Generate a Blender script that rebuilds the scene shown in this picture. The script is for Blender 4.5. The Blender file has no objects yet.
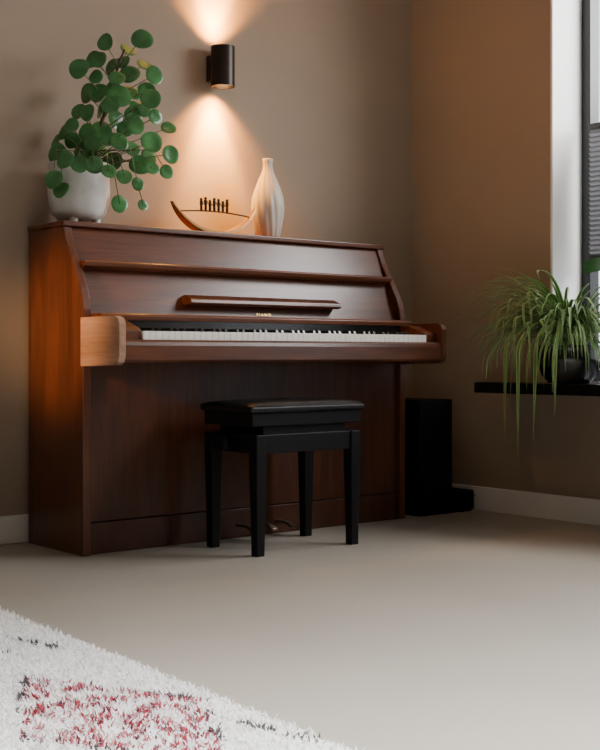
import bpy, bmesh, math, random
import numpy as np
from mathutils import Vector, Matrix, noise
random.seed(4); np.random.seed(4)
scene = bpy.context.scene
COL = scene.collection

# ------------------------------------------------------------------ helpers
def empty(name, loc):
    e = bpy.data.objects.new(name, None); e.location = loc
    e.empty_display_size = .05
    COL.objects.link(e); return e

def mesh_obj(name, verts, faces, mat=None, parent=None, loc=(0,0,0), smooth=False, bevel=0, seg=2):
    me = bpy.data.meshes.new(name)
    me.from_pydata([tuple(v) for v in verts], [], [tuple(f) for f in faces])
    me.validate()
    bm = bmesh.new(); bm.from_mesh(me)
    bmesh.ops.recalc_face_normals(bm, faces=bm.faces)
    bm.to_mesh(me); bm.free()
    if smooth:
        for p in me.polygons: p.use_smooth = True
    ob = bpy.data.objects.new(name, me); COL.objects.link(ob)
    ob.location = loc
    if parent: ob.parent = parent
    if mat: me.materials.append(mat)
    if bevel:
        m = ob.modifiers.new('bevel', 'BEVEL'); m.width = bevel; m.segments = seg
        m.limit_method = 'ANGLE'; m.angle_limit = math.radians(35)
    return ob

def boxdata(x0,x1,y0,y1,z0,z1):
    v=[(x0,y0,z0),(x1,y0,z0),(x1,y1,z0),(x0,y1,z0),(x0,y0,z1),(x1,y0,z1),(x1,y1,z1),(x0,y1,z1)]
    f=[(0,3,2,1),(4,5,6,7),(0,1,5,4),(1,2,6,5),(2,3,7,6),(3,0,4,7)]
    return v,f
def box(name,x0,x1,y0,y1,z0,z1,mat,parent=None,bevel=0.0,seg=2):
    x0,x1=sorted((x0,x1)); y0,y1=sorted((y0,y1)); z0,z1=sorted((z0,z1))
    cx,cy,cz=(x0+x1)/2,(y0+y1)/2,(z0+z1)/2
    v,f=boxdata(x0-cx,x1-cx,y0-cy,y1-cy,z0-cz,z1-cz)
    return mesh_obj(name,v,f,mat,parent,(cx,cy,cz),bevel=bevel,seg=seg)
def extrude_x(name, prof, x0, x1, mat, parent=None, bevel=0.0, seg=2):
    """prof: list of (depth,z); local y = -depth"""
    n=len(prof)
    v=[(x0,-d,z) for d,z in prof]+[(x1,-d,z) for d,z in prof]
    f=[tuple(range(n)),tuple(range(2*n-1,n-1,-1))]
    for i in range(n):
        j=(i+1)%n; f.append((i,j,n+j,n+i))
    return mesh_obj(name,v,f,mat,parent,bevel=bevel,seg=seg)
def lathe_data(prof, n=48, rib=0, ribn=0, twist=0.0, c=(0,0)):
    v=[];f=[]
    zmax=max(p[1] for p in prof)
    for r,z in prof:
        for i in range(n):
            a=2*math.pi*i/n
            rr=r
            if ribn: rr=r*(1+rib*math.cos(ribn*(a)+twist*z/zmax*2*math.pi))
            v.append((c[0]+rr*math.cos(a),c[1]+rr*math.sin(a),z))
    for k in range(len(prof)-1):
        for i in range(n):
            j=(i+1)%n
            f.append((k*n+i,k*n+j,(k+1)*n+j,(k+1)*n+i))
    f.append(tuple(range(n))[::-1]); f.append(tuple((len(prof)-1)*n+i for i in range(n)))
    return v,f
def lathe(name,prof,mat,parent=None,loc=(0,0,0),n=48,**k):
    v,f=lathe_data(prof,n,**k)
    return mesh_obj(name,v,f,mat,parent,loc,smooth=True)
def tube_data(pts, rads, n=6):
    v=[];f=[]
    pts=[Vector(p) for p in pts]
    for k,p in enumerate(pts):
        t=(pts[min(k+1,len(pts)-1)]-pts[max(k-1,0)]).normalized()
        a=t.cross(Vector((0,0,1)))
        if a.length<.05: a=t.cross(Vector((0,1,0)))
        a.normalize(); b=t.cross(a)
        r=rads[k] if hasattr(rads,'__len__') else rads
        for i in range(n):
            q=2*math.pi*i/n
            v.append(p+a*r*math.cos(q)+b*r*math.sin(q))
    for k in range(len(pts)-1):
        for i in range(n):
            j=(i+1)%n; f.append((k*n+i,k*n+j,(k+1)*n+j,(k+1)*n+i))
    f.append(tuple(range(n))); f.append(tuple((len(pts)-1)*n+i for i in range(n)))
    return v,f
class Acc:
    def __init__(s): s.v=[]; s.f=[]
    def add(s,vf):
        o=len(s.v); s.v+= [tuple(x) for x in vf[0]]; s.f+=[tuple(i+o for i in q) for q in vf[1]]
def sphere_data(c,r,n=10,m=7,sz=1.0):
    prof=[(max(r*math.sin(math.pi*k/m),1e-4),-r*sz*math.cos(math.pi*k/m)) for k in range(m+1)]
    v,f=lathe_data(prof,n)
    return [(c[0]+x,c[1]+y,c[2]+z) for x,y,z in v],f

# ------------------------------------------------------------------ materials
def mat(name, col, rough=.5, metal=0, spec=.5, coat=0, noise_scale=0, noise_amt=0, bump=0, bump_scale=200, stretch=None):
    m=bpy.data.materials.new(name); m.use_nodes=True
    nt=m.node_tree; b=nt.nodes['Principled BSDF']
    b.inputs['Base Color'].default_value=(*col,1); b.inputs['Roughness'].default_value=rough
    b.inputs['Metallic'].default_value=metal; b.inputs['Specular IOR Level'].default_value=spec
    b.inputs['Coat Weight'].default_value=coat; b.inputs['Coat Roughness'].default_value=.15
    tc=nt.nodes.new('ShaderNodeTexCoord')
    if noise_scale:
        n=nt.nodes.new('ShaderNodeTexNoise'); n.inputs['Scale'].default_value=noise_scale
        n.inputs['Detail'].default_value=5
        mp=nt.nodes.new('ShaderNodeMapping')
        if stretch: mp.inputs['Scale'].default_value=stretch
        nt.links.new(tc.outputs['Object'],mp.inputs[0]); nt.links.new(mp.outputs[0],n.inputs['Vector'])
        r=nt.nodes.new('ShaderNodeValToRGB')
        r.color_ramp.elements[0].position=.3; r.color_ramp.elements[1].position=.7
        r.color_ramp.elements[0].color=(*[c*(1-noise_amt) for c in col],1)
        r.color_ramp.elements[1].color=(*[min(1,c*(1+noise_amt)) for c in col],1)
        nt.links.new(n.outputs['Fac'],r.inputs[0]); nt.links.new(r.outputs[0],b.inputs['Base Color'])
    if bump:
        n2=nt.nodes.new('ShaderNodeTexNoise'); n2.inputs['Scale'].default_value=bump_scale
        nt.links.new(tc.outputs['Object'],n2.inputs['Vector'])
        bp=nt.nodes.new('ShaderNodeBump'); bp.inputs['Strength'].default_value=bump; bp.inputs['Distance'].default_value=.002
        nt.links.new(n2.outputs['Fac'],bp.inputs['Height']); nt.links.new(bp.outputs[0],b.inputs['Normal'])
    return m
def emis(name,col,s):
    m=bpy.data.materials.new(name); m.use_nodes=True; b=m.node_tree.nodes['Principled BSDF']
    b.inputs['Base Color'].default_value=(*col,1)
    b.inputs['Emission Color'].default_value=(*col,1); b.inputs['Emission Strength'].default_value=s
    return m
def wood(name, dark, light, axis, rough=.33):
    m=bpy.data.materials.new(name); m.use_nodes=True
    nt=m.node_tree; b=nt.nodes['Principled BSDF']; L=nt.links.new
    tc=nt.nodes.new('ShaderNodeTexCoord'); mp=nt.nodes.new('ShaderNodeMapping')
    s=[9,9,9]; s[axis]=.8; mp.inputs['Scale'].default_value=s
    L(tc.outputs['Object'],mp.inputs[0])
    n=nt.nodes.new('ShaderNodeTexNoise'); n.inputs['Scale'].default_value=2.2; n.inputs['Detail'].default_value=7; n.inputs['Distortion'].default_value=1.2
    L(mp.outputs[0],n.inputs['Vector'])
    mp2=nt.nodes.new('ShaderNodeMapping'); s2=[160,160,160]; s2[axis]=5; mp2.inputs['Scale'].default_value=s2
    L(tc.outputs['Object'],mp2.inputs[0])
    n2=nt.nodes.new('ShaderNodeTexNoise'); n2.inputs['Scale'].default_value=1.5; n2.inputs['Detail'].default_value=3
    L(mp2.outputs[0],n2.inputs['Vector'])
    mx=nt.nodes.new('ShaderNodeMath'); mx.operation='MULTIPLY_ADD'; mx.inputs[1].default_value=.4
    L(n2.outputs['Fac'],mx.inputs[0])
    m2=nt.nodes.new('ShaderNodeMath'); m2.operation='MULTIPLY'; m2.inputs[1].default_value=.6
    L(n.outputs['Fac'],m2.inputs[0]); L(m2.outputs[0],mx.inputs[2])
    r=nt.nodes.new('ShaderNodeValToRGB'); r.color_ramp.elements[0].position=.36; r.color_ramp.elements[1].position=.64
    r.color_ramp.elements[0].color=(*dark,1); r.color_ramp.elements[1].color=(*light,1)
    L(mx.outputs[0],r.inputs[0]); L(r.outputs[0],b.inputs['Base Color'])
    b.inputs['Roughness'].default_value=rough; b.inputs['Coat Weight'].default_value=.15; b.inputs['Coat Roughness'].default_value=.2
    return m

M_wall=mat('wall_paint',(.345,.268,.20),.75,spec=.3,noise_scale=3,noise_amt=.03,bump=.05,bump_scale=120)
M_floor=mat('floor_resin',(.385,.35,.298),.40,spec=.45,noise_scale=2.5,noise_amt=.05)
M_white=mat('white_trim',(.86,.85,.83),.45,noise_scale=5,noise_amt=.02)
M_ceil=mat('ceiling_paint',(.5,.48,.45),.8,noise_scale=5,noise_amt=.02)
M_black=mat('black_satin',(.004,.004,.005),.65,spec=.18,noise_scale=20,noise_amt=.15)
M_blackg=mat('black_gloss',(.01,.01,.011),.18,noise_scale=20,noise_amt=.1)
M_frame=mat('window_frame_black',(.012,.012,.014),.4,noise_scale=10,noise_amt=.1)
DK=(.056,.0145,.0048); LT=(.130,.036,.0105)
M_woodv=wood('mahogany_vertical',DK,LT,2)
M_woodh=wood('mahogany_horizontal',DK,LT,0)
M_woodshade=wood('mahogany_lower_shaded',tuple(c*.75 for c in DK),tuple(c*.75 for c in LT),2,.42)  # same mahogany, darkened to paint in the shade below the keyboard
M_ivory=mat('key_white',(.88,.86,.80),.25,noise_scale=10,noise_amt=.02)
M_brass=mat('brass',(.6,.4,.15),.3,metal=1,noise_scale=30,noise_amt=.1)
M_pedal=mat('pedal_brass',(.22,.17,.12),.35,metal=1,noise_scale=30,noise_amt=.1)
M_bronze=mat('bronze',(.30,.17,.07),.35,metal=.8,noise_scale=20,noise_amt=.2)
M_bronzed=mat('dark_bronze',(.030,.018,.012),.4,metal=.6,noise_scale=20,noise_amt=.2)
M_vase=mat('vase_ceramic',(.56,.50,.42),.4,noise_scale=12,noise_amt=.06)
M_potw=mat('pot_glazed_grey',(.62,.60,.57),.28,noise_scale=9,noise_amt=.2,bump=.1,bump_scale=60)
M_soil=mat('soil',(.03,.02,.013),.95,noise_scale=60,noise_amt=.5,bump=.8,bump_scale=150)
M_leaf=mat('pilea_leaf',(.06,.20,.06),.28,noise_scale=14,noise_amt=.4)
M_stem=mat('pilea_stem',(.10,.13,.045),.5,noise_scale=30,noise_amt=.2)
M_bark=mat('pilea_bark',(.08,.05,.03),.8,noise_scale=60,noise_amt=.3)

# ------------------------------------------------------------------ room
XR=1.92; H=2.6; WT=.30
WY0=-.797; WY1=-2.9; WZ0=.505; WZ1=2.42
box('floor',-4.5,XR+WT,-6.5,.15,-.1,0,M_floor)
box('ceiling',-4.5,XR+WT,-6.5,.15,H,H+.1,M_ceil)
box('wall_back',-4.5,XR+WT,0,.15,0,H,M_wall)
def multi(name,boxes,m,bevel=0):
    a=Acc()
    for b in boxes: a.add(boxdata(*b))
    return mesh_obj(name,a.v,a.f,m,bevel=bevel)
multi('wall_right',[(XR,XR+WT,WY0,0,0,H),(XR,XR+WT,-6.5,WY1,0,H),(XR,XR+WT,WY1,WY0,0,WZ0),(XR,XR+WT,WY1,WY0,WZ1,H)],M_wall)
box('wall_left',-4.65,-4.5,-6.5,.15,0,H,M_wall)
box('wall_front',-4.65,XR+WT,-6.65,-6.5,0,H,M_wall)
box('baseboard_back',-4.5,XR-.014,-.014,-.0005,0,.098,M_white,bevel=.003)
box('baseboard_right',XR-.014,XR-.0005,-6.5,-.0005,0,.10,M_white,bevel=.003)
# window
win=empty('window_1',(XR+.17,(WY0+WY1)/2,WZ0))
def wb(n,x0,x1,y0,y1,z0,z1,m,bevel=0):
    o=box(n,x0-win.location.x,x1-win.location.x,y0-win.location.y,y1-win.location.y,z0-win.location.z,z1-win.location.z,m,win,bevel); return o
wb('jamb_far',XR-.012,XR+.20,WY0-.012,WY0-.0005,.551,WZ1,M_white)
wb('jamb_near',XR-.012,XR+.20,WY1+.0005,WY1+.012,.551,WZ1,M_white)
wb('head_lining',XR-.012,XR+.20,WY1,WY0,WZ1-.012,WZ1-.0005,M_white)
FX=XR+.172
wb('stile_far',FX,FX+.06,WY0-.055,WY0-.012,.551,WZ1-.012,M_frame,.003)
wb('stile_near',FX,FX+.06,WY1+.012,WY1+.055,.551,WZ1-.012,M_frame,.003)
wb('stile_mid',FX,FX+.06,-1.87,-1.82,.551,WZ1-.012,M_frame,.003)
wb('rail_bottom',FX,FX+.06,WY1+.05,WY0-.05,.551,.60,M_frame,.003)
wb('rail_top',FX,FX+.06,WY1+.05,WY0-.05,WZ1-.06,WZ1-.012,M_frame,.003)
gm=bpy.data.materials.new('window_glass'); gm.use_nodes=True
nt=gm.node_tree; nt.nodes.remove(nt.nodes['Principled BSDF'])
tr=nt.nodes.new('ShaderNodeBsdfTransparent'); gl=nt.nodes.new('ShaderNodeBsdfGlossy'); gl.inputs['Roughness'].default_value=.02
mxs=nt.nodes.new('ShaderNodeMixShader'); mxs.inputs[0].default_value=.06
nt.links.new(tr.outputs[0],mxs.inputs[1]); nt.links.new(gl.outputs[0],mxs.inputs[2]); nt.links.new(mxs.outputs[0],nt.nodes['Material Output'].inputs[0])
wb('glass_pane',FX+.03,FX+.034,WY1+.05,WY0-.05,.58,WZ1-.05,gm)
# pleated blind
bl=empty('pleated_blind',(FX-.02,-1.33,1.06))
M_blind=mat('blind_fabric',(.22,.22,.225),.8,noise_scale=40,noise_amt=.1)
_b=M_blind.node_tree.nodes['Principled BSDF']
_nt=M_blind.node_tree; _tl=_nt.nodes.new('ShaderNodeBsdfTranslucent'); _tl.inputs[0].default_value=(.14,.14,.15,1)
_mx=_nt.nodes.new('ShaderNodeMixShader'); _mx.inputs[0].default_value=.4
_nt.links.new(_b.outputs[0],_mx.inputs[1]); _nt.links.new(_tl.outputs[0],_mx.inputs[2]); _nt.links.new(_mx.outputs[0],_nt.nodes['Material Output'].inputs[0])
zz=[];ff=[]
z0b,z1b=1.06,1.575; n=26
for i in range(n*2+1):
    z=z0b+(z1b-z0b)*i/(n*2); dx=.0 if i%2 else -.014
    zz+= [(dx,-.49,z-1.06),(dx,.46,z-1.06)]
for i in range(n*2): ff.append((2*i,2*i+1,2*i+3,2*i+2))
mesh_obj('fabric',zz,ff,M_blind,bl)
box('rail_upper',-.016,.004,-.49,.46,.512,.535,M_frame,bl,.002)
box('rail_lower',-.016,.004,-.49,.46,-.014,.003,M_frame,bl,.002)
# sill
a=Acc(); a.add(boxdata(XR-.20,XR-.0005,WY1-.15,WY0+.24,.507,.55)); a.add(boxdata(XR-.001,XR+.20,WY1+.001,WY0-.001,.507,.55))
mesh_obj('window_sill',a.v,a.f,M_blackg,bevel=.002)

# ------------------------------------------------------------------ piano
P=empty('upright_piano',(0,-.03,0)); W=1.470
side=[(0,0),(0,1.093),(.252,1.093),(.260,1.070),(.275,1.035),(.305,.985),(.337,.935),(.365,.885),(.381,.845),(.386,.81),(.386,0.0)]
extrude_x('side_left',side,0,.03,M_woodv,P,.003)
extrude_x('side_right',side,W-.03,W,M_woodv,P,.003)
box('lid',-.004,W+.004,0,-.258,1.094,1.112,M_woodh,P,.004,3)
extrude_x('upper_panel',[(.225,1.093),(.240,1.093),(.295,.965),(.275,.965)],.03,W-.03,M_woodh,P)
extrude_x('ledge_moulding',[(.26,.952),(.26,.972),(.338,.976),(.344,.970),(.340,.958),(.323,.950)],.032,W-.032,M_woodh,P,.002)
extrude_x('music_panel',[(.275,.952),(.300,.952),(.362,.79),(.34,.79)],.03,W-.03,M_woodh,P)
extrude_x('music_desk_lip',[(.325,.865),(.352,.872),(.392,.856),(.396,.842),(.383,.836),(.345,.836)],.42,1.12,M_woodh,P,.003)
extrude_x('fallboard_shelf',[(.32,.775),(.32,.795),(.445,.797),(.452,.790),(.45,.775)],.03,W-.03,M_woodh,P,.002)
box('fallboard',.07,W-.07,-.425,-.442,.735,.776,M_blackg,P)
box('felt_strip',.088,W-.088,-.442,-.446,.737,.744,mat('felt_red',(.25,.02,.02),.9,noise_scale=90,noise_amt=.2),P)
box('keybed',.022,W-.022,-.35,-.585,.636,.700,M_woodh,P,.002)
extrude_x('key_slip',[(.580,.636),(.580,.704),(.586,.709),(.598,.709),(.606,.702),(.609,.69),(.609,.644),(.602,.636)],.022,W-.022,M_woodh,P)
arm=[(.37,.622),(.37,.784),(.585,.784),(.604,.776),(.614,.758),(.614,.66),(.606,.636),(.588,.628)]
M_woodlit=wood('mahogany_arm_lit',(.30,.16,.10),(.48,.29,.20),1,.28)  # left arm only: paler wood colour paints in the light on its face
extrude_x('arm_left',arm,-.002,.024,M_woodlit,P,.003)
extrude_x('arm_right',arm,W-.024,W+.002,M_woodh,P,.003)
for nme,x0,x1 in (('key_block_left',.024,.100),('key_block_right',W-.085,W-.024)):
    extrude_x(nme,[(.39,.70),(.39,.776),(.485,.776),(.570,.748),(.580,.74),(.580,.70)],x0,x1,M_woodh,P,.003)
kx0,kx1=.102,W-.087; kw=(kx1-kx0)/52
wk=Acc(); bk=Acc()
for i in range(52):
    x=kx0+i*kw
    v,f=boxdata(x+.0006,x+kw-.0006,-.590,-.44,.705,.737)
    wk.add((v,f))
    if i<51 and i%7 in (0,2,3,5,6):
        xc=x+kw
        b0=.0065;b1=.0048
        v=[(xc-b0,-.537,.735),(xc+b0,-.537,.735),(xc+b0,-.442,.735),(xc-b0,-.442,.735),(xc-b1,-.530,.749),(xc+b1,-.530,.749),(xc+b1,-.442,.749),(xc-b1,-.442,.749)]
        bk.add((v,boxdata(0,1,0,1,0,1)[1]))
mesh_obj('white_keys',wk.v,wk.f,M_ivory,P,bevel=.001)
mesh_obj('black_keys',bk.v,bk.f,M_blackg,P,bevel=.001)
box('lower_panel',.03,W-.03,-.352,-.366,.107,.636,M_woodshade,P,.002)
box('bottom_rail',.03,W-.03,-.345,-.370,.0,.104,M_woodshade,P,.002)
box('back_frame',.03,W-.03,0,-.04,0,1.09,M_black,P)
box('bottom_board',.03,W-.03,-.04,-.345,.02,.05,M_black,P)
cu=bpy.data.curves.new('lettering','FONT'); cu.body='PIANO'; cu.size=.015; cu.align_x='CENTER'; cu.extrude=.0006; cu.space_character=1.7
to=bpy.data.objects.new('lettering',cu); COL.objects.link(to); to.parent=P
to.location=(W/2+.03,-.3645,.803); to.rotation_euler=(math.radians(69),0,0); cu.materials.append(M_brass)
for k,xo in enumerate((-.09,0,.09)):
    v=[];prof=[(.36,.012,.05),(.415,.010,.052),(.445,.012,.047),(.462,.015,.040),(.470,.010,.036)]
    f=[]
    for d,hw,z in prof: v+=[(W/2+xo-hw,-d,z),(W/2+xo+hw,-d,z),(W/2+xo+hw,-d,z-.010),(W/2+xo-hw,-d,z-.010)]
    for i in range(len(prof)-1):
        for j in range(4):
            j2=(j+1)%4; f.append((i*4+j,i*4+j2,i*4+4+j2,i*4+4+j))
    f+=[(0,1,2,3),(16,17,18,19)]
    mesh_obj('pedal_%d'%(k+1),v,f,M_pedal,P,bevel=.003)

# ------------------------------------------------------------------ bench
B=empty('piano_bench',(.655,-.645,0))
M_lea=mat('black_leather',(.007,.007,.008),.36,spec=.4,noise_scale=40,noise_amt=.15,bump=.2,bump_scale=150)
M_bw=mat('black_lacquer_wood',(.004,.004,.005),.5,spec=.22,noise_scale=20,noise_amt=.1)
hx,hy=.25,.148
nx,ny=36,24; v=[];f=[]
for j in range(ny+1):
    for i in range(nx+1):
        s=-1+2*i/nx; t=-1+2*j/ny
        e=(1-abs(s)**6)*(1-abs(t)**6)
        tuft=0
        for cx in (-.6,-.2,.2,.6):
            for cy in (-.35,.35):
                tuft+=math.exp(-(((s-cx)*hx)**2+((t-cy)*hy)**2)/.0006)
        z=.491+.016*e**.5-.004*tuft
        v.append((s*hx,t*hy,z))
for j in range(ny):
    for i in range(nx):
        a0=j*(nx+1)+i; f.append((a0,a0+1,a0+nx+2,a0+nx+1))
mesh_obj('cushion_top',v,f,M_lea,B,smooth=True)
box('cushion_side',-hx,hx,-hy,hy,.470,.493,M_lea,B,.008,3)
box('seat_frame',-hx+.012,hx-.012,-hy+.012,hy-.012,.425,.470,M_bw,B,.003)
box('apron',-.225,.225,-.142,.142,.335,.398,M_bw,B,.003)
box('lift_mechanism',-.18,.18,-.12,.12,.395,.427,M_bw,B)
for k,(sx,sy) in enumerate(((-1,-1),(1,-1),(-1,1),(1,1))):
    cx,cy=sx*.207,sy*.126
    v=[]
    for z,h in ((0,.0165),(.03,.0165),(.36,.0225),(.398,.0225)):
        v+=[(cx-h,cy-h,z),(cx+h,cy-h,z),(cx+h,cy+h,z),(cx-h,cy+h,z)]
    f=[(3,2,1,0),(12,13,14,15)]
    for i in range(3):
        for j in range(4):
            j2=(j+1)%4; f.append((i*4+j,i*4+j2,i*4+4+j2,i*4+4+j))
    mesh_obj('leg_%d'%(k+1),v,f,M_bw,B,bevel=.003)
for s,nm in ((-1,'knob_1'),(1,'knob_2')):
    o=lathe(nm,[(.006,0),(.006,.02),(.022,.022),(.025,.03),(.022,.04),(.01,.042)],M_bw,B,(s*.225,0,.37),24)
    o.rotation_euler=(0,s*math.pi/2,0)

# ------------------------------------------------------------------ speaker & flat box
S=empty('floor_speaker',(1.665,-.27,0))
box('cabinet',-.095,.095,-.13,.13,.012,.475,M_black,S,.006,3)
box('grille',-.085,.085,-.134,-.128,.03,.46,mat('speaker_cloth',(.006,.006,.007),.9,spec=.2,noise_scale=300,noise_amt=.4),S,.003)
box('plinth',-.105,.105,-.14,.14,0,.014,M_black,S,.003)
MB=empty('media_box',(1.825,-.32,0))
box('case',-.05,.05,-.10,.10,.006,.09,M_black,MB,.01,3)
box('lid_seam',-.0505,.0505,-.1005,.1005,.065,.067,M_black,MB)
box('feet',-.04,.04,-.09,.09,0,.007,M_black,MB)

# ------------------------------------------------------------------ sconce
SC=empty('wall_sconce',(.812,-.072,1.785))
r0,r1,hh=.047,.043,.078
v,f=[],[]
n=48
ring=[(r1,-.045),(r1,-hh),(r0,-hh),(r0,hh),(r1,hh),(r1,.045)]
for r,z in ring:
    for i in range(n):
        a_=2*math.pi*i/n; v.append((r*math.cos(a_),r*math.sin(a_),z))
for k in range(len(ring)-1):
    for i in range(n):
        j=(i+1)%n; f.append((k*n+i,k*n+j,(k+1)*n+j,(k+1)*n+i))
f.append(tuple(range(n))); f.append(tuple(5*n+i for i in range(n)))
M_sc=mat('sconce_bronze',(.030,.018,.013),.38,metal=.5,noise_scale=15,noise_amt=.2)
o=mesh_obj('shade',v,f,M_sc,SC,smooth=True); m=o.modifiers.new('es','EDGE_SPLIT'); m.split_angle=math.radians(40)
box('wall_mount',-.03,.03,.042,.0715,-.05,.05,M_sc,SC,.003)
M_bulb=emis('bulb_glow',(1,.62,.28),30)
lathe('bulb_up',[(.030,.046),(.030,.055),(.018,.060),(.001,.061)],M_bulb,SC,n=24)
lathe('bulb_down',[(.001,-.061),(.018,-.060),(.030,-.055),(.030,-.046)],M_bulb,SC,n=24)
def spot(name,loc,rot,e,size,blend,col,rad=.02):
    l=bpy.data.lights.new(name,'SPOT'); l.energy=e; l.spot_size=math.radians(size); l.spot_blend=blend; l.color=col; l.shadow_soft_size=rad
    o=bpy.data.objects.new(name,l); COL.objects.link(o); o.location=loc; o.rotation_euler=rot; return o
for nm,zz_,rx in (('light_down',-.066,0),('light_up',.066,math.pi)):
    sg=1 if zz_<0 else -1
    s=spot(nm,(0,0,zz_),(rx+sg*math.radians(12),0,0),90,108,1,(1,.40,.05),.02); s.parent=SC
    s=spot(nm+'_core',(0,0,zz_),(rx+sg*math.radians(14),0,0),150,58,.9,(1,.46,.08),.016); s.parent=SC

# ------------------------------------------------------------------ vase
prof=[(.040,0),(.044,.004),(.052,.04),(.061,.09),(.064,.13),(.060,.17),(.050,.205),(.036,.24),(.024,.268),(.0185,.29),(.018,.31),(.021,.322),(.017,.324),(.013,.31),(.012,.28),(.001,.27)]
lathe('twisted_vase',prof,M_vase,loc=(.985,-.135,1.112),n=112,rib=.045,ribn=14,twist=1.3)

# ------------------------------------------------------------------ boat ornament
O=empty('boat_sculpture',(.705,-.165,1.112))
R=.225; cz=.228
v=[];f=[]; n=48; amax=math.radians(60)
for i in range(n+1):
    a_=-amax+2*amax*i/n
    t=.004+.008*(1-abs(a_/amax))
    w=.008+.024*(1-(abs(a_)/amax)**2)
    for rr,sy in ((R,-1),(R,1),(R-t,1),(R-t,-1)):
        v.append((rr*math.sin(a_),sy*w,cz-rr*math.cos(a_)))
for i in range(n):
    for j in range(4):
        j2=(j+1)%4; f.append((i*4+j,i*4+j2,i*4+4+j2,i*4+4+j))
f+=[(0,1,2,3),tuple(n*4+k for k in range(4))]
mesh_obj('hull',v,f,M_bronze,O,smooth=False)
pts=[(x,0,.092-.35*x*x) for x in np.linspace(-.17,.17,16)]
mesh_obj('cross_bar',*tube_data(pts,.0032,8),M_bronzed,O,smooth=True)
fa=Acc()
for k in range(7):
    x=-.060+k*.020; h=.044+.006*math.sin(k*2.3); z=.092-.35*x*x+.002
    v,f=lathe_data([(.001,0),(.005,.0),(.0045,h*.4),(.0068,h*.5),(.0058,h*.6),(.0075,h*.76),(.0025,h*.82)],10)
    fa.add(([(p[0]+x,p[1],p[2]+z) for p in v],f))
    fa.add(sphere_data((x,0,z+h*.92),.0058,10,7,1.2))
    if k<6:
        fa.add(tube_data([(x+.005,0,z+h*.74),(x+.011,-.003,z+h*.52),(x+.016,0,z+h*.72)],.002,6))
mesh_obj('figures',fa.v,fa.f,M_bronzed,O,smooth=True)

# ------------------------------------------------------------------ pilea
RV=Vector((.772,-.636,0)); FV=Vector((.636,.772,0))
PL=empty('potted_pilea',(.138,-.142,1.112))
prof=[(.048,.018),(.076,.022),(.095,.045),(.105,.08),(.109,.12),(.108,.16),(.106,.206),(.110,.213),(.108,.218),(.100,.215),(.098,.195),(.001,.193)]
lathe('pot',prof,M_potw,PL,n=56)
for k in range(4):
    a_=math.pi/4+k*math.pi/2
    lathe('pot_foot_%d'%(k+1),[(.012,0),(.014,.004),(.018,.035)],M_potw,PL,(.062*math.cos(a_),.062*math.sin(a_),0),16)
lathe('soil',[(.001,.194),(.096,.195),(.05,.203),(.001,.205)],M_soil,PL,n=32)
LP=[(104,47,9),(123,47,9),(141,45,11),(88,58,10),(106,64,10),(127,76,11),(140,62,9),(151,76,10),(80,75,11),(81,90,11),(94,80,8),(150,104,11),(118,101,12),(113,120,11),(100,132,11),(76,113,9),(88,118,9),(127,113,10),(143,90,9),(134,130,10),(150,145,11),(166,153,10),(154,121,8),(163,125,8),(137,166,11),(150,170,8),(98,172,10),(75,146,10),(66,138,9),(53,153,11),(49,139,7),(57,131,8),(117,205,9),(138,204,6),(138,188,7),(162,171,8),(124,180,8),(108,160,10),(88,158,9),(70,167,10),(59,186,10),(118,145,10),(128,148,9),(97,96,11),(108,85,10),(96,108,10),(118,62,9),(86,135,9),(100,150,10),(112,178,8),(128,92,9),(106,140,9),(66,196,9),(84,171,9),(133,108,9),(117,84,9),(72,130,8),(98,65,9),(140,110,8),(110,110,9),(92,146,9),(144,155,9),(122,130,9)]
def stemp(z):
    t=(z-.19)/.45
    return RV*(.03+.16*max(0,min(1,t))*.85)+Vector((0,0,z))
la=Acc(); pa=Acc()
for (px,py,pr) in LP:
    lat=(px-76)/283; z=(355-py)/283+.66-1.112
    dep=random.uniform(-.085,.075)
    c=RV*lat+FV*dep+Vector((0,0,z))
    if c.y>.10: c.y=.10
    if z<.235 and math.hypot(c.x,c.y)<.14:
        q=-FV*.145+RV*lat*1.0; c=Vector((q.x,q.y,z))
    r=pr/283*1.0
    ctr=stemp(min(max(z,.2),.6))
    out=(c-ctr); out.z=0
    nrm=(out.normalized()*.5 if out.length>.01 else Vector())+Vector((random.uniform(-.4,.4),random.uniform(-.4,.4),random.uniform(.1,.6)))-FV*1.0
    nrm.normalize()
    a1=nrm.cross(Vector((0,0,1))).normalized(); a2=nrm.cross(a1)
    N=20; v=[c-nrm*r*.10]; f=[]
    ph=random.uniform(0,6.28); ell=random.uniform(.90,1.05)
    for ringi,(rr,dz) in enumerate(((.5,-.04),(.85,.0),(1.0,-.06))):
        for i in range(N):
            q=2*math.pi*i/N
            wob=1+.03*math.sin(3*q+ph)
            v.append(c+(a1*math.cos(q)*ell+a2*math.sin(q))*r*rr*wob+nrm*r*(dz+.08*rr*math.sin(2*q+ph)))
    for i in range(N):
        j=(i+1)%N
        f.append((0,1+i,1+j)); f.append((1+i,1+N+i,1+N+j,1+j)); f.append((1+N+i,1+2*N+i,1+2*N+j,1+N+j))
    la.add((v,f))
    zs=max(.20,min(.62,z-.06-.25*out.length)); b=stemp(zs)
    if z<.2: b=stemp(.22)
    mid=(b+c)/2+Vector((0,0,.05 if z<.25 else .015))+out*.15
    pts=[b.lerp(mid,t).lerp(mid.lerp(c,t),t) for t in (0,.2,.4,.6,.8,1)]
    if z<.2:
        rim=(-FV*.12+RV*lat*.9)+Vector((0,0,.25)); pts=[b,b.lerp(rim,.5)+Vector((0,0,.02)),rim,rim.lerp(c,.5)-FV*.01,c]
    pa.add(tube_data(pts,.0016,5))
ob=mesh_obj('leaves',la.v,la.f,M_leaf,PL,smooth=True)
mesh_obj('petioles',pa.v,pa.f,M_stem,PL,smooth=True)
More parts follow.
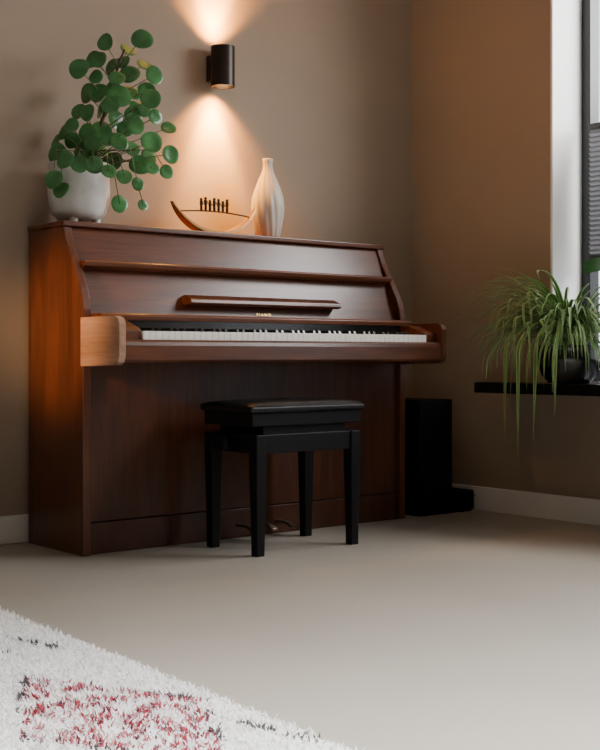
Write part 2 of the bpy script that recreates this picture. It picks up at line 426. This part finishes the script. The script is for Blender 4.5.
st=[stemp(z)+Vector((.006*math.sin(z*30),.006*math.cos(z*25),0)) for z in np.linspace(.18,.62,14)]
mesh_obj('main_stem',*tube_data(st,[.009-.0004*i for i in range(14)],8),M_bark,PL,smooth=True)

# ------------------------------------------------------------------ spider plant
SP=empty('potted_spider_plant',(1.790,-.985,.551))
prof=[(.066,0),(.080,.002),(.104,.03),(.120,.07),(.124,.105),(.119,.135),(.122,.143),(.118,.147),(.110,.143),(.108,.125),(.001,.124)]
lathe('pot',prof,M_blackg,SP,n=56)
lathe('soil',[(.001,.125),(.108,.126),(.05,.133),(.001,.134)],M_soil,SP,n=32)
def leafmat():
    m=bpy.data.materials.new('spider_leaf'); m.use_nodes=True; nt=m.node_tree; b=nt.nodes['Principled BSDF']
    at=nt.nodes.new('ShaderNodeAttribute'); at.attribute_name='stripe'
    r=nt.nodes.new('ShaderNodeValToRGB'); e=r.color_ramp.elements
    e[0].position=.25; e[0].color=(.10,.27,.055,1); e[1].position=.75; e[1].color=(.55,.64,.32,1)
    nt.links.new(at.outputs['Fac'],r.inputs[0]); nt.links.new(r.outputs[0],b.inputs['Base Color'])
    b.inputs['Roughness'].default_value=.4
    return m
M_sp=leafmat()
v=[];f=[];st_=[]
def blade(p0,dirv,L,w,up,droop):
    n=18; base=len(v)
    p=Vector(p0); d=dirv.copy(); d.z=0; d.normalize()
    ang=up
    side_=Vector((-d.y,d.x,0))
    for i in range(n+1):
        t=i/n
        ww=w*(math.sin(math.pi*min(1,.12+t*.88))**.6)*(1-t**3)+.0004
        q=p.copy()
        if SP.location.x+q.x>1.895: q.x=1.895-SP.location.x
        if SP.location.x+q.x<1.49: q.x=1.49-SP.location.x
        fold=Vector((0,0,1))*.25*ww
        for o_,s_ in ((-1,1),(-.35,0),(.35,0),(1,1)):
            v.append(q+side_*ww*o_+(fold if abs(o_)==1 else Vector())); st_.append(s_)
        p+= (d*math.cos(ang)+Vector((0,0,1))*math.sin(ang))*L/n
        ang-=droop/n*(.5+1.0*t); ang=max(ang,-1.52)
        wz=SP.location.z+p.z
        if wz<.565 and SP.location.x+p.x>1.70: p.z=.567-SP.location.z
    for i in range(n):
        for j in range(3):
            a_=base+i*4+j; f.append((a_,a_+1,a_+5,a_+4))
for k in range(290):
    az=random.uniform(0,2*math.pi)
    d=Vector((math.cos(az),math.sin(az),0))
    if d.x>.25: d.x=-d.x*random.uniform(.4,1)
    L=random.uniform(.30,.60)*(1 if d.y>-.3 else .78); up=random.uniform(.6,1.52)
    blade(Vector((d.x*random.uniform(0,.06),d.y*random.uniform(0,.06),.13)),d,L,random.uniform(.005,.009),up,random.uniform(1.7,3.4))
for dv,L,dr in (((-1,.22),.74,7.0),((-1,-.0),.78,8.0),((-1,-.15),.60,8),((-.9,.4),.55,6),((-.9,-.5),.50,6.5),((-1,.3),.50,6.5),((-1,.6),.48,6)):
    blade(Vector((-.03,0,.13)),Vector((*dv,0)),L,.0095,.9,dr)
ob=mesh_obj('leaves',v,f,M_sp,SP,smooth=True)
at=ob.data.attributes.new('stripe','FLOAT','POINT'); at.data.foreach_set('value',[float(x) for x in st_])

# second plant further along the sill: broad leaves
Q=empty('potted_rubber_plant',(1.82,-1.56,.551))
lathe('pot',[(.05,0),(.07,.003),(.085,.12),(.088,.13),(.08,.13),(.078,.11),(.001,.11)],M_blackg,Q,n=40)
lathe('soil',[(.001,.111),(.078,.112),(.001,.116)],M_soil,Q,n=24)
a=Acc(); s2=Acc()
s2.add(tube_data([(0,0,.10),(-.01,.01,.3),(0,0,.46)],[.007,.006,.004],8))
for k in range(9):
    az=k*2.4; z=.2+.03*k; L=.15; st0=.03; d=Vector((math.cos(az),math.sin(az),0))
    if d.x>0: d.x=-d.x
    if k==8: d=Vector((0.0,.99,0)); z=.42; L=.27; st0=.27
    sd=Vector((-d.y,d.x,0)); vv=[];fq=[]; n=10
    for i in range(n+1):
        t=i/n; w=.042*math.sin(math.pi*t)**.8+.0005
        c=Vector((0,0,z))+d*(st0+L*t)+Vector((0,0,.09*t-.08*t*t))
        vv+= [c-sd*w+Vector((0,0,-.012)),c,c+sd*w+Vector((0,0,.03 if k==8 else .01))]
    for i in range(n):
        for j in range(2): fq.append((i*3+j,i*3+j+1,i*3+j+4,i*3+j+3))
    a.add((vv,fq)); s2.add(tube_data([(0,0,z-.02),tuple(d*st0+Vector((0,0,z)))],.0025,6))
mesh_obj('leaves',a.v,a.f,M_leaf,Q,smooth=True)
mesh_obj('stem',s2.v,s2.f,M_bark,Q,smooth=True)

# ------------------------------------------------------------------ rug
RX0,RX1,RY0,RY1=-2.9,-.61,-3.7,-.72
RG=empty('shaggy_rug',((RX0+RX1)/2-.045,(RY0+RY1)/2,0)); RG.rotation_euler=(0,0,math.radians(-2.3))
M_rb=mat('rug_backing',(.80,.78,.75),.95,noise_scale=80,noise_amt=.1)
ox,oy=(RX0+RX1)/2,(RY0+RY1)/2
box('backing',RX0-ox,RX1-ox,RY0-oy,RY1-oy,0.0,.010,M_rb,RG,.004)
sp=.0062
gx=np.arange(-2.3,RX1,sp); gy=np.arange(-3.1,RY1,sp)
X,Y=np.meshgrid(gx,gy); X=X.ravel(); Y=Y.ravel(); N=len(X)
X=X+np.random.uniform(-.004,.004,N); Y=Y+np.random.uniform(-.004,.004,N)
az=np.random.uniform(0,2*np.pi,N); lean=np.random.uniform(.3,1.3,N)
Lh=np.random.uniform(.010,.018,N); wd=np.random.uniform(.0014,.0026,N)
cl=np.array([noise.noise(Vector((x*34,y*34,0))) for x,y in zip(X,Y)])
az=az*.6+cl*6; Lh*=1+.35*cl
dx=np.cos(az);dy=np.sin(az); sx=-dy; sy=dx
z0=.008
V=np.zeros((N,5,3))
def setp(k,o,h,s):
    V[:,k,0]=X+dx*o+sx*wd*s-ox; V[:,k,1]=Y+dy*o+sy*wd*s-oy; V[:,k,2]=z0+h
o1=Lh*.5*np.sin(lean*.5); h1=Lh*.5*np.cos(lean*.5)
o2=o1+Lh*.6*np.sin(lean*1.3); h2=h1+Lh*.6*np.cos(lean*1.3)*.9
setp(0,0,0,-1);setp(1,0,0,1);setp(2,o1,h1,1);setp(3,o1,h1,-1);setp(4,o2,h2,0)
base=(np.arange(N)*5)[:,None]
me=bpy.data.meshes.new('pile')
me.vertices.add(N*5); me.vertices.foreach_set('co',V.reshape(-1))
li=np.concatenate([base+np.array([0,1,2,3]),base+np.array([3,2,4])],axis=1).reshape(-1)
me.loops.add(len(li)); me.loops.foreach_set('vertex_index',li.astype(np.int32))
me.polygons.add(N*2)
ls=(np.arange(N)[:,None]*7+np.array([0,4])).reshape(-1); lt=np.tile([4,3],N)
me.polygons.foreach_set('loop_start',ls.astype(np.int32)); me.polygons.foreach_set('loop_total',lt.astype(np.int32))
me.update(calc_edges=True)
colr=np.zeros((N,3))
tone=np.random.uniform(.90,.97,N)
colr[:,0]=tone;colr[:,1]=tone*.985;colr[:,2]=tone*.97
c3,s3=math.cos(math.radians(-2.3)),math.sin(math.radians(-2.3))
WX=c3*(X-ox)-s3*(Y-oy)+RG.location.x; WYY=s3*(X-ox)+c3*(Y-oy)+RG.location.y
n1=np.array([noise.noise(Vector((x*26,y*26,5))) for x,y in zip(X,Y)])
n2=np.array([noise.noise(Vector((x*70,y*70,9))) for x,y in zip(X,Y)])
red=np.zeros(N,bool); dark=np.zeros(N,bool)
for cx,cy in ((-.87,-2.07),(-1.95,-2.06),(-.885,-.4),(-1.95,-.4)):
    D=np.abs(WX-cx)/.185+np.abs(WYY-cy)/.35
    red|=(D<1)&(n1+.9*n2>-.04)
    dark|=(np.abs(D-1.0)<.07)&(n1-n2>.22)
def seg(ax,ay,bx,by,w,th):
    global dark
    vx,vy=bx-ax,by-ay; t=np.clip(((WX-ax)*vx+(WYY-ay)*vy)/(vx*vx+vy*vy),0,1)
    d=np.hypot(WX-ax-t*vx,WYY-ay-t*vy); dark|=(d<w)&(n1+.6*n2>th)
seg(-.72,-2.24,-.675,-2.40,.014,-.10)
seg(-.74,-1.38,-.70,-1.52,.013,-.05)
seg(-.86,-1.38,-.80,-1.50,.010,.02)
colr[red]=np.array([.38,.055,.08]); k=red&(np.random.rand(N)<.28); colr[k]=np.array([.62,.25,.27]); k=red&(np.random.rand(N)<.16); colr[k]=np.array([.13,.035,.06])
colr[dark]=np.array([.10,.085,.095])
ca=me.color_attributes.new('pile_col','FLOAT_COLOR','POINT')
cc=np.ones((N,5,4)); cc[:,:,:3]=colr[:,None,:]
ca.data.foreach_set('color',cc.reshape(-1))
m=bpy.data.materials.new('rug_pile'); m.use_nodes=True; nt=m.node_tree; b=nt.nodes['Principled BSDF']
at=nt.nodes.new('ShaderNodeAttribute'); at.attribute_name='pile_col'; nt.links.new(at.outputs['Color'],b.inputs['Base Color']); b.inputs['Roughness'].default_value=.9
tl=nt.nodes.new('ShaderNodeBsdfTranslucent'); nt.links.new(at.outputs['Color'],tl.inputs[0])
mx=nt.nodes.new('ShaderNodeMixShader'); mx.inputs[0].default_value=.35
nt.links.new(b.outputs[0],mx.inputs[1]); nt.links.new(tl.outputs[0],mx.inputs[2]); nt.links.new(mx.outputs[0],nt.nodes['Material Output'].inputs[0])
me.materials.append(m)
po=bpy.data.objects.new('pile',me); COL.objects.link(po); po.parent=RG

# ------------------------------------------------------------------ light
w=bpy.data.worlds.new('World'); scene.world=w; w.use_nodes=True
bg=w.node_tree.nodes['Background']; bg.inputs[0].default_value=(.90,.94,1,1); bg.inputs[1].default_value=2.2
def area(name,loc,target,e,sx,sy,col,spread=180):
    l=bpy.data.lights.new(name,'AREA'); l.shape='RECTANGLE'; l.size=sx; l.size_y=sy; l.energy=e; l.color=col; l.spread=math.radians(spread)
    o=bpy.data.objects.new(name,l); COL.objects.link(o); o.location=loc
    o.rotation_euler=(Vector(target)-Vector(loc)).to_track_quat('-Z','Y').to_euler(); return o
area('daylight_window',(2.85,-2.1,2.4),(.2,-1.7,.6),185,2.2,1.3,(1,.985,.97))
area('overhead_fill',(-.8,-3.5,2.55),(-.8,-3.2,0),120,2.0,1.4,(.96,.98,1),82)  # added fill light over the foreground, no opening in the ceiling
s=spot('warm_lamp',(-2.2,-1.0,1.35),(0,0,0),430,17,.9,(1,.56,.24),.08)
s.rotation_euler=(Vector((0,-.27,.76))-Vector(s.location)).to_track_quat('-Z','Y').to_euler()

# ------------------------------------------------------------------ camera
cam=bpy.data.cameras.new('camera'); co=bpy.data.objects.new('camera',cam); COL.objects.link(co)
co.location=(-2.017,-3.98,.66); co.rotation_euler=(math.pi/2,0,-math.atan2(.636,.772))
cam.sensor_width=36; cam.lens=1233/750*36; cam.shift_y=-20/750; cam.clip_start=.02
scene.camera=co
